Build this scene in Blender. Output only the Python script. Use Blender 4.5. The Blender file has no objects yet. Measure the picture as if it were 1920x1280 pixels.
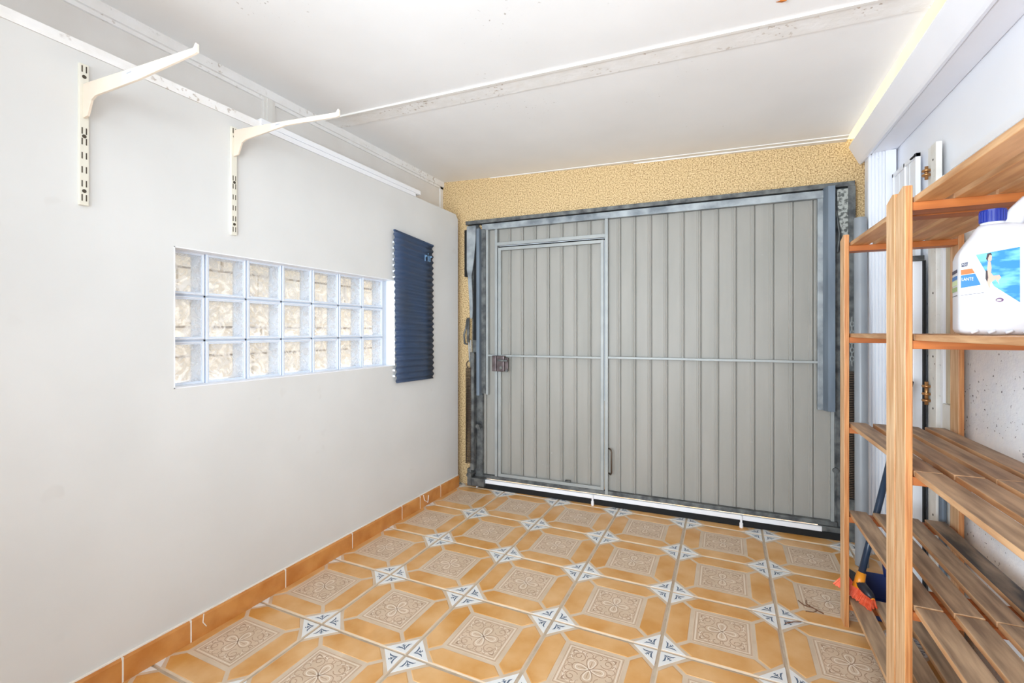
import bpy, bmesh, math, random
from mathutils import Vector, Matrix
R = math.radians
random.seed(7)
C = bpy.context.scene.collection
SC = bpy.context.scene

# ------------------------------------------------------------------ camera, world, lights, exposure
cam_d = bpy.data.cameras.new('camera'); cam = bpy.data.objects.new('camera', cam_d); C.objects.link(cam)
cam.location = (0, 0, 1.272); cam.rotation_euler = (R(90), 0, 0.4345)
cam_d.sensor_width = 36; cam_d.lens = 862 / 1920 * 36; cam_d.shift_y = -19.5 / 1920; cam_d.clip_start = 0.02
SC.camera = cam
w = bpy.data.worlds.new('world'); SC.world = w; w.use_nodes = True
bg = w.node_tree.nodes['Background']; bg.inputs['Color'].default_value = (0.80, 0.91, 1.0, 1); bg.inputs['Strength'].default_value = 1.5
sun_d = bpy.data.lights.new('sun', 'SUN'); sun_d.energy = 3.6; sun_d.angle = R(1.5); sun_d.color = (1, 0.93, 0.82)
sun = bpy.data.objects.new('sun', sun_d); C.objects.link(sun)
sun.rotation_euler = Vector((0.42, -0.45, -0.78)).to_track_quat('-Z', 'Y').to_euler()
# added area lamp stands in for daylight through the unseen open front
def area(name, loc, direc, sx, sy, power, col=(1, 1, 1)):
    d = bpy.data.lights.new(name, 'AREA'); d.shape = 'RECTANGLE'; d.size = sx; d.size_y = sy; d.energy = power; d.color = col
    o = bpy.data.objects.new(name, d); C.objects.link(o); o.location = loc
    o.rotation_euler = Vector(direc).to_track_quat('-Z', 'Y').to_euler(); return o
area('front_daylight_fill', (-0.9, -4.7, 1.25), (0.08, 1, 0.02), 2.2, 2.3, 20, (0.80, 0.905, 1.0))
# added fill lamps, unseen behind the camera, aimed up and across the room
area('bounce_fill', (0.1, -0.6, 0.9), (0.1, 0.9, 1), 1.2, 1.2, 9, (0.80, 0.905, 1.0))
area('soft_fill', (-1.0, -0.9, 1.35), (0.50, 1.0, 0.20), 1.3, 1.6, 40, (0.80, 0.905, 1.0)).data.spread = R(115)
area('cross_fill', (0.25, -1.2, 1.3), (-0.46, 1.0, 0.02), 0.8, 1.2, 9, (0.80, 0.905, 1.0)).data.spread = R(60)
SC.view_settings.view_transform = 'Standard'; SC.view_settings.look = 'None'
SC.view_settings.gamma = 1; SC.view_settings.use_curve_mapping = False; SC.view_settings.exposure = 0.50
SC.cycles.max_bounces = 12; SC.cycles.diffuse_bounces = 8; SC.cycles.transmission_bounces = 10
SC.cycles.caustics_refractive = False; SC.cycles.caustics_reflective = False

# ------------------------------------------------------------------ helpers
def lin(c):
    return tuple((x / 12.92 if x <= 0.04045 else ((x + 0.055) / 1.055) ** 2.4) for x in c)
def rgb(*c): return lin([v / 255 for v in c]) + (1,)
MW = {}                                          # world matrix of every parent
class MB:                                        # collects primitives, then becomes ONE mesh object
    def __init__(s): s.bm = bmesh.new(); s.mi = 0
    def _f(s, vs):
        try: f = s.bm.faces.new(vs); f.material_index = s.mi; return f
        except ValueError: return None
    def box(s, a, b, bev=0):
        x0, x1 = sorted((a[0], b[0])); y0, y1 = sorted((a[1], b[1])); z0, z1 = sorted((a[2], b[2]))
        v = [s.bm.verts.new(p) for p in [(x0,y0,z0),(x1,y0,z0),(x1,y1,z0),(x0,y1,z0),(x0,y0,z1),(x1,y0,z1),(x1,y1,z1),(x0,y1,z1)]]
        fs = [s._f([v[i] for i in q]) for q in [(0,3,2,1),(4,5,6,7),(0,1,5,4),(1,2,6,5),(2,3,7,6),(3,0,4,7)]]
        if bev:
            es = list({e for f in fs for e in f.edges})
            r = bmesh.ops.bevel(s.bm, geom=es, offset=bev, segments=2, affect='EDGES', profile=0.6)
            for f in r['faces']: f.material_index = s.mi
        return s
    def prism(s, pts, d, origin=(0,0,0)):        # planar 3d polygon pts pushed along vector d
        o = Vector(origin)
        a = [s.bm.verts.new(o + Vector(p)) for p in pts]; b = [s.bm.verts.new(o + Vector(p) + Vector(d)) for p in pts]
        n = len(pts); s._f(a[::-1]); s._f(b)
        for i in range(n): s._f([a[i], a[(i+1)%n], b[(i+1)%n], b[i]])
        return s
    def poly(s, pts): s._f([s.bm.verts.new(p) for p in pts]); return s
    def tube(s, path, r, seg=10, closed=False, caps=True, flat=1.0):
        P = [Vector(p) for p in path]; n = len(P); rings = []
        rr = r if isinstance(r, (list, tuple)) else [r] * n
        up = None
        for i in range(n):
            if closed: t = (P[(i+1)%n] - P[i-1])
            else: t = P[min(i+1, n-1)] - P[max(i-1, 0)]
            t.normalize()
            if up is None: up = Vector((0,0,1)) if abs(t.z) < 0.9 else Vector((1,0,0))
            a = t.cross(up); a = a.normalized() if a.length > 1e-6 else t.orthogonal().normalized()
            b = a.cross(t).normalized(); up = b
            rings.append([s.bm.verts.new(P[i] + (a*math.cos(2*math.pi*k/seg) + b*math.sin(2*math.pi*k/seg)*flat) * rr[i]) for k in range(seg)])
        for i in range(n if closed else n - 1):
            A, B = rings[i], rings[(i+1)%n]
            for k in range(seg): s._f([A[k], A[(k+1)%seg], B[(k+1)%seg], B[k]])
        if caps and not closed: s._f(rings[0][::-1]); s._f(rings[-1])
        return s
    def cyl(s, a, b, r, seg=16, r2=None): return s.tube([a, b], [r, r if r2 is None else r2], seg)
    def loft(s, rings, cap=True):
        V = [[s.bm.verts.new(p) for p in r] for r in rings]
        for A, B in zip(V, V[1:]):
            for k in range(len(A)): s._f([A[k], A[(k+1)%len(A)], B[(k+1)%len(A)], B[k]])
        if cap: s._f(V[0][::-1]); s._f(V[-1])
        return s
    def ribbon(s, pts, wd, z, closed=False):     # flat line drawn in the xy plane
        n = len(pts); L = []; Rr = []
        for i in range(n):
            p = Vector(pts[i]).to_2d() if len(pts[i]) > 2 else Vector(pts[i])
            q0 = Vector(pts[(i-1) % n] if closed else pts[max(i-1,0)]); q1 = Vector(pts[(i+1) % n] if closed else pts[min(i+1,n-1)])
            t = (q1 - q0); t = t.normalized() if t.length > 1e-9 else Vector((1,0)); nn = Vector((-t.y, t.x))
            k = wd / 2 if not isinstance(wd, (list, tuple)) else wd[i] / 2
            L.append(s.bm.verts.new((p.x+nn.x*k, p.y+nn.y*k, z))); Rr.append(s.bm.verts.new((p.x-nn.x*k, p.y-nn.y*k, z)))
        for i in range(n if closed else n-1):
            j = (i+1) % n; s._f([L[i], Rr[i], Rr[j], L[j]])
        return s
    def build(s, name, mats, parent=None, world=True, smooth=False, recalc=True):
        if recalc: bmesh.ops.recalc_face_normals(s.bm, faces=s.bm.faces)
        me = bpy.data.meshes.new(name)
        if parent is not None and world and parent in MW: s.bm.transform(MW[parent].inverted())
        s.bm.to_mesh(me); s.bm.free()
        if not isinstance(mats, (list, tuple)): mats = [mats]
        for m in mats: me.materials.append(m)
        if smooth:
            for p in me.polygons: p.use_smooth = True
        o = bpy.data.objects.new(name, me); C.objects.link(o)
        if parent is not None:
            o.parent = parent; MW[o] = MW.get(parent, Matrix())
        else: MW[o] = Matrix()
        return o
def tag(o, label=None, cat=None, group=None, kind=None):
    if label: o['label'] = label
    if cat: o['category'] = cat
    if group: o['group'] = group
    if kind: o['kind'] = kind
    return o
def empty(name, loc, rz=0):
    o = bpy.data.objects.new(name, None); C.objects.link(o); o.location = loc; o.rotation_euler = (0, 0, rz)
    o.empty_display_size = 0.1
    MW[o] = Matrix.Translation(loc) @ Matrix.Rotation(rz, 4, 'Z'); return o
def smooth_mod(o, w_=0.002, seg=2):
    m = o.modifiers.new('bevel', 'BEVEL'); m.width = w_; m.segments = seg; m.limit_method = 'ANGLE'; m.angle_limit = R(40)
    return o

# ------------------------------------------------------------------ materials
def mat(name, col, rough=0.5, metal=0.0, var=None, scale=6, bump=0, bscale=60, stretch=(1,1,1), spec=0.5, detail=4, coord='Object', lo=0.35, hi=0.65):
    m = bpy.data.materials.new(name); m.use_nodes = True; nt = m.node_tree; N = nt.nodes; b = N['Principled BSDF']
    b.inputs['Roughness'].default_value = rough; b.inputs['Metallic'].default_value = metal
    b.inputs['Specular IOR Level'].default_value = spec; b.inputs['Base Color'].default_value = col
    if var or bump:
        tc = N.new('ShaderNodeTexCoord'); mp = N.new('ShaderNodeMapping'); mp.inputs['Scale'].default_value = stretch
        nt.links.new(tc.outputs[coord], mp.inputs['Vector'])
    if var:
        nz = N.new('ShaderNodeTexNoise'); nz.inputs['Scale'].default_value = scale; nz.inputs['Detail'].default_value = detail
        nt.links.new(mp.outputs[0], nz.inputs['Vector'])
        r = N.new('ShaderNodeValToRGB'); r.color_ramp.elements[0].position = lo; r.color_ramp.elements[1].position = hi
        r.color_ramp.elements[0].color = col; r.color_ramp.elements[1].color = var
        nt.links.new(nz.outputs['Fac'], r.inputs['Fac']); nt.links.new(r.outputs['Color'], b.inputs['Base Color'])
    if bump:
        n2 = N.new('ShaderNodeTexNoise'); n2.inputs['Scale'].default_value = bscale; n2.inputs['Detail'].default_value = 6
        nt.links.new(mp.outputs[0], n2.inputs['Vector'])
        bp = N.new('ShaderNodeBump'); bp.inputs['Strength'].default_value = bump; bp.inputs['Distance'].default_value = 0.004
        nt.links.new(n2.outputs['Fac'], bp.inputs['Height']); nt.links.new(bp.outputs[0], b.inputs['Normal'])
    return m
def specks(m, col, scale, thr, soft=0.05, band=None, mask_scale=3, mask_thr=0.5):
    """dark flecks of dirt mixed over the base colour"""
    nt = m.node_tree; N = nt.nodes; b = N['Principled BSDF']
    tc = N.new('ShaderNodeTexCoord')
    v = N.new('ShaderNodeTexNoise'); v.inputs['Scale'].default_value = scale; v.inputs['Detail'].default_value = 2
    nt.links.new(tc.outputs['Object'], v.inputs['Vector'])
    r = N.new('ShaderNodeMapRange'); r.inputs['From Min'].default_value = thr; r.inputs['From Max'].default_value = thr + soft
    nt.links.new(v.outputs['Fac'], r.inputs['Value'])
    v2 = N.new('ShaderNodeTexNoise'); v2.inputs['Scale'].default_value = mask_scale
    nt.links.new(tc.outputs['Object'], v2.inputs['Vector'])
    r2 = N.new('ShaderNodeMapRange'); r2.inputs['From Min'].default_value = mask_thr; r2.inputs['From Max'].default_value = mask_thr + 0.12
    nt.links.new(v2.outputs['Fac'], r2.inputs['Value'])
    mu = N.new('ShaderNodeMath'); mu.operation = 'MULTIPLY'; nt.links.new(r.outputs[0], mu.inputs[0]); nt.links.new(r2.outputs[0], mu.inputs[1])
    mx = N.new('ShaderNodeMix'); mx.data_type = 'RGBA'
    nt.links.new(mu.outputs[0], mx.inputs[0])
    src = b.inputs['Base Color']
    if src.is_linked: nt.links.new(src.links[0].from_socket, mx.inputs[6])
    else: mx.inputs[6].default_value = src.default_value
    mx.inputs[7].default_value = col
    nt.links.new(mx.outputs[2], b.inputs['Base Color']); return m
plaster = specks(mat('white_plaster', rgb(216,216,214), 0.75, var=rgb(211,211,209), scale=2.5, bump=0.12, bscale=14), rgb(209,208,205), 9, 0.68)
paint = mat('white_paint', rgb(232,229,224), 0.6, var=rgb(224,221,216), scale=5, bump=0.1, bscale=30)
panelw = mat('upper_panel_paint', rgb(220,216,211), 0.6, var=rgb(226,223,219), scale=4)
ceil_m = specks(mat('ceiling_paint', rgb(240,240,240), 0.7, var=rgb(235,235,235), scale=2, bump=0.05), rgb(170,162,154), 60, 0.69, 0.05, mask_scale=1.6, mask_thr=0.56)
dirty = specks(mat('grimy_white_paint', rgb(234,232,229), 0.6, var=rgb(240,239,238), scale=14, bump=0.3, bscale=50), rgb(184,172,160), 48, 0.60, 0.08, mask_scale=5, mask_thr=0.48)
alu_w = mat('white_aluminium', rgb(236,238,242), 0.35)
alu_w2 = mat('gutter_white', rgb(234,236,243), 0.4, var=rgb(239,240,246), scale=3)
cream = mat('cream_render', rgb(244,222,160), 0.9, var=rgb(236,210,146), scale=3)
steel = mat('galvanised_steel', rgb(108,115,120), 0.5, 0.25, var=rgb(165,171,174), scale=9, bump=0.05, bscale=90)
steel_b = mat('blue_grey_steel', rgb(98,110,122), 0.5, 0.2, var=rgb(122,134,146), scale=12, stretch=(1,1,0.15))
steel_l = mat('bright_steel', rgb(160,163,161), 0.5, 0.15, var=rgb(150,154,153), scale=10)
steel_d = mat('tarnished_steel', rgb(72,74,75), 0.6, 0.4, var=rgb(118,120,118), scale=18, bump=0.3, bscale=120)
mottle = mat('mottled_zinc', rgb(90,93,90), 0.6, 0.3, var=rgb(168,170,164), scale=55, detail=6, lo=0.42, hi=0.55)
black = mat('black_rubber', rgb(12,12,13), 0.8)
spring_m = mat('oily_spring_steel', rgb(92,78,66), 0.45, 0.7)
door_m = mat('grey_sheet_metal', rgb(156,153,146), 0.5, 0.0, var=rgb(148,146,139), scale=3, stretch=(3,1,0.5), spec=0.35)
specks(door_m, rgb(188,187,182), 16, 0.72, 0.02, mask_scale=2, mask_thr=0.55)
lock_m = mat('brown_lock_metal', rgb(88,76,76), 0.4, 0.6, var=rgb(110,98,98), scale=20)
wood = mat('pine_wood', rgb(232,196,154), 0.5, var=rgb(204,154,104), scale=5, bump=0.15, bscale=30, stretch=(14,14,1.1), detail=5)
slat_w = mat('worn_pine_slat', rgb(132,108,86), 0.55, var=rgb(192,162,130), scale=3.4, bump=0.12, bscale=24, stretch=(12,1.2,12), detail=5)
slat_clean = mat('clean_pine_slat', rgb(212,162,108), 0.5, var=rgb(184,130,78), scale=4, bump=0.12, bscale=24, stretch=(12,1.2,12), detail=5)
rail_w = mat('orange_pine_rail', rgb(188,110,50), 0.5, var=rgb(160,88,38), scale=4, stretch=(1.2,12,12))
bracket_m = mat('cream_enamel', rgb(228,213,196), 0.45, var=rgb(221,206,188), scale=8)
rail_m = mat('ivory_enamel', rgb(222,218,204), 0.4)
hole_m = mat('slot_shadow_metal', rgb(70,62,50), 0.8)
skirt_m = mat('glazed_terracotta', rgb(190,122,58), 0.3, var=rgb(212,150,84), scale=9, bump=0.05)
grout = mat('beige_grout', rgb(196,180,158), 0.85, var=rgb(180,162,140), scale=20, bump=0.2)
grout_w = mat('white_grout', rgb(238,234,226), 0.8)
tile_base = mat('tile_beige', rgb(216,196,172), 0.4, var=rgb(206,184,158), scale=12)
tile_relief = mat('tile_relief_beige', rgb(222,198,172), 0.45, var=rgb(212,188,160), scale=8)
tile_line = mat('tile_relief_groove', rgb(186,156,130), 0.6)
tile_high = mat('tile_relief_highlight', rgb(236,220,200), 0.45)
tile_white = mat('tile_white_glaze', rgb(232,232,230), 0.3)
tile_blue = mat('tile_blue_ink', rgb(82,100,122), 0.35)
grey_pvc = mat('grey_pvc', rgb(150,156,162), 0.35, var=rgb(140,146,152), scale=3)
navy = mat('navy_vinyl', rgb(48,68,98), 0.42, var=rgb(54,68,90), scale=4, spec=0.5)
sky_ink = mat('light_blue_ink', rgb(130,176,220), 0.5)
jug_m = mat('white_plastic', rgb(206,207,212), 0.3)
cap_m = mat('blue_plastic', rgb(16,38,128), 0.3)
def flat(name, *c, r=0.4): return mat(name, rgb(*c), r)
ink_w = flat('label_white', 214,214,219); ink_o = flat('label_orange', 214,98,36); ink_b = flat('label_blue', 22,108,172); ink_n = flat('label_navy', 32,40,70)
ink_g = flat('label_green', 140,165,110); ink_lg = flat('label_pale_green', 190,205,160); skin = flat('label_skin', 205,160,142); hair = flat('label_hair', 40,28,32); ink_p = flat('label_plum', 92,52,96); ink_gr = flat('label_grey', 170,172,176)
pool = mat('label_pool_water', rgb(16,118,172), 0.4, var=rgb(112,186,220), scale=38, stretch=(0.5,0.5,1.2), lo=0.45, hi=0.62)
bristle = mat('orange_bristles', rgb(226,84,46), 0.6, var=rgb(240,120,84), scale=60, stretch=(1,1,0.1))
broom_blk = flat('charcoal_plastic', 40,42,50); broom_or = flat('orange_plastic', 238,150,36); broom_h = flat('dark_blue_handle', 36,54,76, r=0.3); green_p = flat('green_plastic', 120,150,60)
pan_m = flat('navy_dustpan_plastic', 24,44,100, r=0.35)
brass = mat('brass', rgb(190,140,90), 0.35, 0.8)
leaf_m = flat('dry_leaf', 190,110,40, r=0.7); twig_m = flat('twig_brown', 110,72,48, r=0.8)
roof_m = flat('roof_sheet', 200,200,198); beige_m = mat('beige_track', rgb(196,184,160), 0.5, var=rgb(176,162,136), scale=3, stretch=(6,6,0.5))
woodwhite = specks(mat('old_white_wood', rgb(232,231,226), 0.6, var=rgb(220,216,208), scale=8, bump=0.15), rgb(110,98,84), 40, 0.66, 0.04)

# orange glaze with tone per tile and cloudy variation
orange = mat('tile_orange_glaze', rgb(206,146,72), 0.28)
nt = orange.node_tree; N = nt.nodes; b = N['Principled BSDF']
tc = N.new('ShaderNodeTexCoord'); oi = N.new('ShaderNodeObjectInfo'); ad = N.new('ShaderNodeVectorMath'); ad.operation = 'ADD'
nt.links.new(tc.outputs['Object'], ad.inputs[0]); cx_ = N.new('ShaderNodeCombineXYZ')
mu = N.new('ShaderNodeMath'); mu.operation = 'MULTIPLY'; mu.inputs[1].default_value = 40; nt.links.new(oi.outputs['Random'], mu.inputs[0])
nt.links.new(mu.outputs[0], cx_.inputs[0]); nt.links.new(cx_.outputs[0], ad.inputs[1])
nz = N.new('ShaderNodeTexNoise'); nz.inputs['Scale'].default_value = 5.5; nz.inputs['Detail'].default_value = 5; nt.links.new(ad.outputs[0], nz.inputs['Vector'])
rp = N.new('ShaderNodeValToRGB'); rp.color_ramp.elements[0].position = 0.36; rp.color_ramp.elements[1].position = 0.66
rp.color_ramp.elements[0].color = rgb(208,148,74); rp.color_ramp.elements[1].color = rgb(226,180,124)
nt.links.new(nz.outputs['Fac'], rp.inputs['Fac']); nt.links.new(rp.outputs[0], b.inputs['Base Color'])

# pebbled yellow render
stucco = bpy.data.materials.new('yellow_pebble_render'); stucco.use_nodes = True; nt = stucco.node_tree; N = nt.nodes; b = N['Principled BSDF']; b.inputs['Roughness'].default_value = 0.95
tc = N.new('ShaderNodeTexCoord'); n1 = N.new('ShaderNodeTexNoise'); n1.inputs['Scale'].default_value = 120; n1.inputs['Detail'].default_value = 8; n1.inputs['Roughness'].default_value = 0.75; nt.links.new(tc.outputs['Object'], n1.inputs['Vector'])
r1 = N.new('ShaderNodeValToRGB'); e = r1.color_ramp.elements; e[0].position = 0.42; e[0].color = rgb(136,106,70); e[1].position = 0.49; e[1].color = rgb(206,176,128)
k = e.new(0.60); k.color = rgb(232,208,164)
nt.links.new(n1.outputs['Fac'], r1.inputs['Fac']); nt.links.new(r1.outputs[0], b.inputs['Base Color'])
bp = N.new('ShaderNodeBump'); bp.inputs['Strength'].default_value = 0.4; bp.inputs['Distance'].default_value = 0.004
nt.links.new(n1.outputs['Fac'], bp.inputs['Height']); nt.links.new(bp.outputs[0], b.inputs['Normal'])

# speckled white render of the right wall
gotele = specks(mat('speckled_white_render', rgb(238,242,248), 0.85, var=rgb(244,247,250), scale=30, bump=0.5, bscale=90), rgb(80,78,88), 75, 0.675, 0.03, mask_scale=9, mask_thr=0.42)
smoothw = mat('right_wall_paint', rgb(236,238,243), 0.6, var=rgb(240,241,245), scale=2)
stone = mat('outdoor_stone', rgb(232,222,206), 0.9, var=rgb(248,243,234), scale=6, bump=0.5, bscale=9)
ground_m = mat('outdoor_paving', rgb(190,182,170), 0.9, var=rgb(204,196,184), scale=3)
glass = bpy.data.materials.new('rippled_glass'); glass.use_nodes = True; nt = glass.node_tree; N = nt.nodes; N.clear()
out = N.new('ShaderNodeOutputMaterial'); tr_ = N.new('ShaderNodeBsdfTransparent'); tr_.inputs[0].default_value = (0.99,0.975,0.96,1)
gl = N.new('ShaderNodeBsdfGlossy'); gl.inputs['Roughness'].default_value = 0.12; tl = N.new('ShaderNodeBsdfTranslucent'); tl.inputs[0].default_value = (1,0.98,0.97,1)
tc = N.new('ShaderNodeTexCoord'); gm = N.new('ShaderNodeNewGeometry'); n1 = N.new('ShaderNodeTexNoise'); n1.inputs['Scale'].default_value = 13; n1.inputs['Detail'].default_value = 3; n1.inputs['Distortion'].default_value = 3.5
nt.links.new(gm.outputs['Position'], n1.inputs['Vector'])
rm = N.new('ShaderNodeMapRange'); rm.inputs['From Min'].default_value = 0.47; rm.inputs['From Max'].default_value = 0.60; rm.inputs['To Min'].default_value = 0.05; rm.inputs['To Max'].default_value = 0.36
nt.links.new(n1.outputs['Fac'], rm.inputs['Value'])
bp = N.new('ShaderNodeBump'); bp.inputs['Strength'].default_value = 0.6; bp.inputs['Distance'].default_value = 0.006; nt.links.new(n1.outputs['Fac'], bp.inputs['Height']); nt.links.new(bp.outputs[0], gl.inputs['Normal'])
m1 = N.new('ShaderNodeMixShader'); nt.links.new(rm.outputs[0], m1.inputs[0]); nt.links.new(tr_.outputs[0], m1.inputs[1]); nt.links.new(tl.outputs[0], m1.inputs[2])
m2 = N.new('ShaderNodeMixShader'); m2.inputs[0].default_value = 0.07; nt.links.new(m1.outputs[0], m2.inputs[1]); nt.links.new(gl.outputs[0], m2.inputs[2])
nt.links.new(m2.outputs[0], out.inputs[0])

# ------------------------------------------------------------------ setting: floor of patterned tiles
T = 0.45; GX, GY = -0.2385, 1.9125
floor = tag(MB().box((-2.35, -4.6, -0.10), (1.15, 3.72, -0.004)).build('floor', grout), kind='structure')
ground = tag(MB().box((-9, -12, -0.16), (9, 9, -0.105)).build('ground', ground_m), kind='structure', label='pale paving outside the carport')
def arc(cx, cy, r, a0, a1, n=10, ry=None):
    ry = r if ry is None else ry
    return [(cx + r*math.cos(R(a0+(a1-a0)*i/n)), cy + ry*math.sin(R(a0+(a1-a0)*i/n))) for i in range(n+1)]
def rot(pts, k): 
    for _ in range(k): pts = [(-y, x) for x, y in pts]
    return pts
def make_tile():
    m = MB(); h = T/2 - 0.0045
    m.mi = 0; zt = 0.0; e_ = 0.005
    a = [(-h,-h),(h,-h),(h,h),(-h,h)]; c = [(x/h*(h-e_), y/h*(h-e_)) for x, y in a]
    m.loft([[(x,y,-0.012) for x,y in a], [(x,y,-0.004) for x,y in a], [(x,y,zt) for x,y in c]])
    m.mi = 1
    for k in range(4):
        P = rot([(-0.108,0.2155),(0.108,0.2155),(0.161,0.168),(0.121,0.128),(-0.121,0.128),(-0.161,0.168)][::-1], k)
        cxm = sum(p[0] for p in P)/6; cym = sum(p[1] for p in P)/6
        Q = [((x-cxm)*0.95+cxm, (y-cym)*0.93+cym) for x, y in P]
        m.loft([[(x,y,zt-0.001) for x,y in P], [(x,y,zt+0.0012) for x,y in Q]])
    m.mi = 2
    for k in range(4):
        P = rot([(0.218,0.218),(0.125,0.218),(0.218,0.125)], k); m.prism([(x,y,zt-0.001) for x,y in P], (0,0,0.0016))
    m.mi = 3
    m.prism([(x,y,zt-0.001) for x,y in [(-0.113,-0.113),(0.113,-0.113),(0.113,0.113),(-0.113,0.113)]], (0,0,0.0014))
    zl = 0.0009
    m.mi = 4                                                      # grooves
    for s_ in (0.108, 0.094): m.ribbon([(-s_,-s_),(s_,-s_),(s_,s_),(-s_,s_)], 0.0028, zl, True)
    m.mi = 5; m.ribbon([(-0.101,-0.101),(0.101,-0.101),(0.101,0.101),(-0.101,0.101)], 0.005, zl, True)
    for k in range(4):
        petal = [(0.0 + 0.021*math.sin(R(t))*(1 if t < 180 else 1), 0) for t in (0,)]
        loop = [(0.018*math.sin(2*math.pi*i/18)*(0.7+0.3*math.cos(2*math.pi*i/18+math.pi)), 0.030 - 0.024*math.cos(2*math.pi*i/18)) for i in range(18)]
        loop2 = [(x*1.55, (y-0.03)*1.35+0.034) for x, y in loop]
        m.mi = 5; m.ribbon(rot(loop, k), 0.0045, zl, True)
        m.mi = 4; m.ribbon(rot(loop2, k), 0.0030, zl+0.0002, True); m.ribbon(rot([(0,0.012),(0,0.044)], k), 0.0026, zl+0.0003)
        m.ribbon(rot(arc(0.052,0.052,0.022,-150,110,12), k), 0.0032, zl+0.0001)
        m.ribbon(rot(arc(0.058,0.058,0.011,0,300,10), k), 0.0030, zl+0.0001)
        m.mi = 5; m.ribbon(rot(arc(0.055,0.055,0.030,-60,150,12), k), 0.0035, zl)
        m.mi = 4
        for sx in (1, -1):
            m.ribbon(rot([(sx*x, y) for x, y in arc(0.020,0.078,0.013,-70,150,8)], k), 0.0028, zl+0.0001)
            m.ribbon(rot([(sx*x, y) for x, y in arc(0.044,0.084,0.007,-120,100,6)], k), 0.0028, zl+0.0001)
            m.ribbon(rot([(sx*x, y) for x, y in [(0.078,0.062),(0.084,0.074),(0.082,0.086)]], k), 0.0034, zl+0.0001)
            m.ribbon(rot([(sx*x, y) for x, y in [(0.0,0.064),(0.006,0.074),(0.004,0.086)]], k), 0.0034, zl+0.0001)
        m.ribbon(rot([(0.070,0.082),(0.080,0.080),(0.082,0.070)], k), 0.0034, zl+0.0001)
    m.mi = 6                                                      # blue sprigs in the white corners
    def corner(d, s_):                                            # d = towards tile centre from the corner, s = sideways
        q = 0.7071; return (0.218 - (d + s_)*q, 0.218 - (d - s_)*q)
    for k in range(4):
        for sg in (1, -1):
            L = [corner(0.022,0), corner(0.036, sg*0.008), corner(0.046, sg*0.020), corner(0.047, sg*0.032)]
            m.ribbon(rot(L, k), [0.001, 0.0055, 0.0065, 0.0008], 0.0009)
            L = [corner(0.040,0.0), corner(0.047, sg*0.004), corner(0.049, sg*0.010)]
            m.ribbon(rot(L, k), [0.002, 0.004, 0.001], 0.0010)
        m.ribbon(rot([corner(0.020,0), corner(0.034,0), corner(0.056,0)], k), [0.0012, 0.0035, 0.003], 0.0009)
        m.ribbon(rot([corner(0.055,-0.005), corner(0.055,0.005)], k), 0.003, 0.0010)
    return m
tile0 = make_tile().build('tile', [tile_base, orange, tile_white, tile_relief, tile_line, tile_high, tile_blue], floor)
first = True
for i in range(-4, 3):
    for j in range(-14, 4):
        t = tile0 if first else tile0.copy()
        if not first: C.objects.link(t)
        first = False
        t.parent = floor
        t.location = (GX + T*(i+0.5), GY + T*(j+0.5), random.uniform(-0.0006, 0.0006))
        t.rotation_euler = (random.uniform(-.0012,.0012), random.uniform(-.0012,.0012), R(90)*random.randint(0,3))

# ------------------------------------------------------------------ left wall, its opening and the glass blocks
XL = -1.99; WY0, WY1, WZ0, WZ1 = 1.093, 2.442, 1.042, 1.610
wl = MB()
def wall_seg(y0, y1, z0, z1): wl.box((XL-0.19, y0, z0), (XL, y1, z1))
wall_seg(-4.6, WY0, 0, 2.222); wall_seg(WY0, WY1, 0, WZ0); wall_seg(WY0, WY1, WZ1, 2.222)
wl.prism([(XL-0.19,WY1,0),(XL-0.19,3.235,0),(XL-0.19,3.235,2.185),(XL-0.19,3.20,2.222),(XL-0.19,WY1,2.222)], (0.19,0,0))
wall_left = tag(wl.build('wall_left', plaster), kind='structure')
up = MB(); up.box((-2.26, -4.6, 2.16), (-2.20, 3.45, 2.62)); up.box((-2.20, -4.6, 2.16), (-2.15, 3.30, 2.221)); up.box((-2.30,3.20,0),(-2.18,3.45,2.16))
upper = up.build('upper_panel', panelw, wall_left)
# trims below the ceiling
tr = MB(); tr.box((-2.205, -4.6, 2.497), (-2.178, 3.318, 2.542)); tr.box((-2.205, -4.6, 2.480), (-2.190, 3.318, 2.497))
tag(tr.build('trim_1', dirty), kind='structure')
tr = MB(); tr.box((-2.205, 1.635, 2.222), (-2.188, 1.70, 2.50)); tr.box((-2.205, 1.652, 2.222), (-2.183, 1.683, 2.50)); tr.box((-2.205, 3.28, 2.222), (-2.190, 3.318, 2.50))
tag(tr.build('trim_2', paint), kind='structure')
# aluminium channel lying on top of the plaster
tr = MB(); tr.box((-2.045, -4.6, 2.2225), (-1.986, 1.47, 2.240)); tr.box((-2.045, -4.6, 2.240), (-1.993, 1.47, 2.262))
tag(tr.build('trim_3', dirty), kind='structure')
tr = MB(); tr.box((-2.02, 1.47, 2.2225), (-1.984, 2.66, 2.246)); tr.box((-2.02, 1.47, 2.246), (-1.991, 2.70, 2.250)); tr.box((-2.06, 1.47, 2.250), (-1.986, 2.72, 2.276))
tag(tr.build('trim_4', alu_w), kind='structure')
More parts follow.
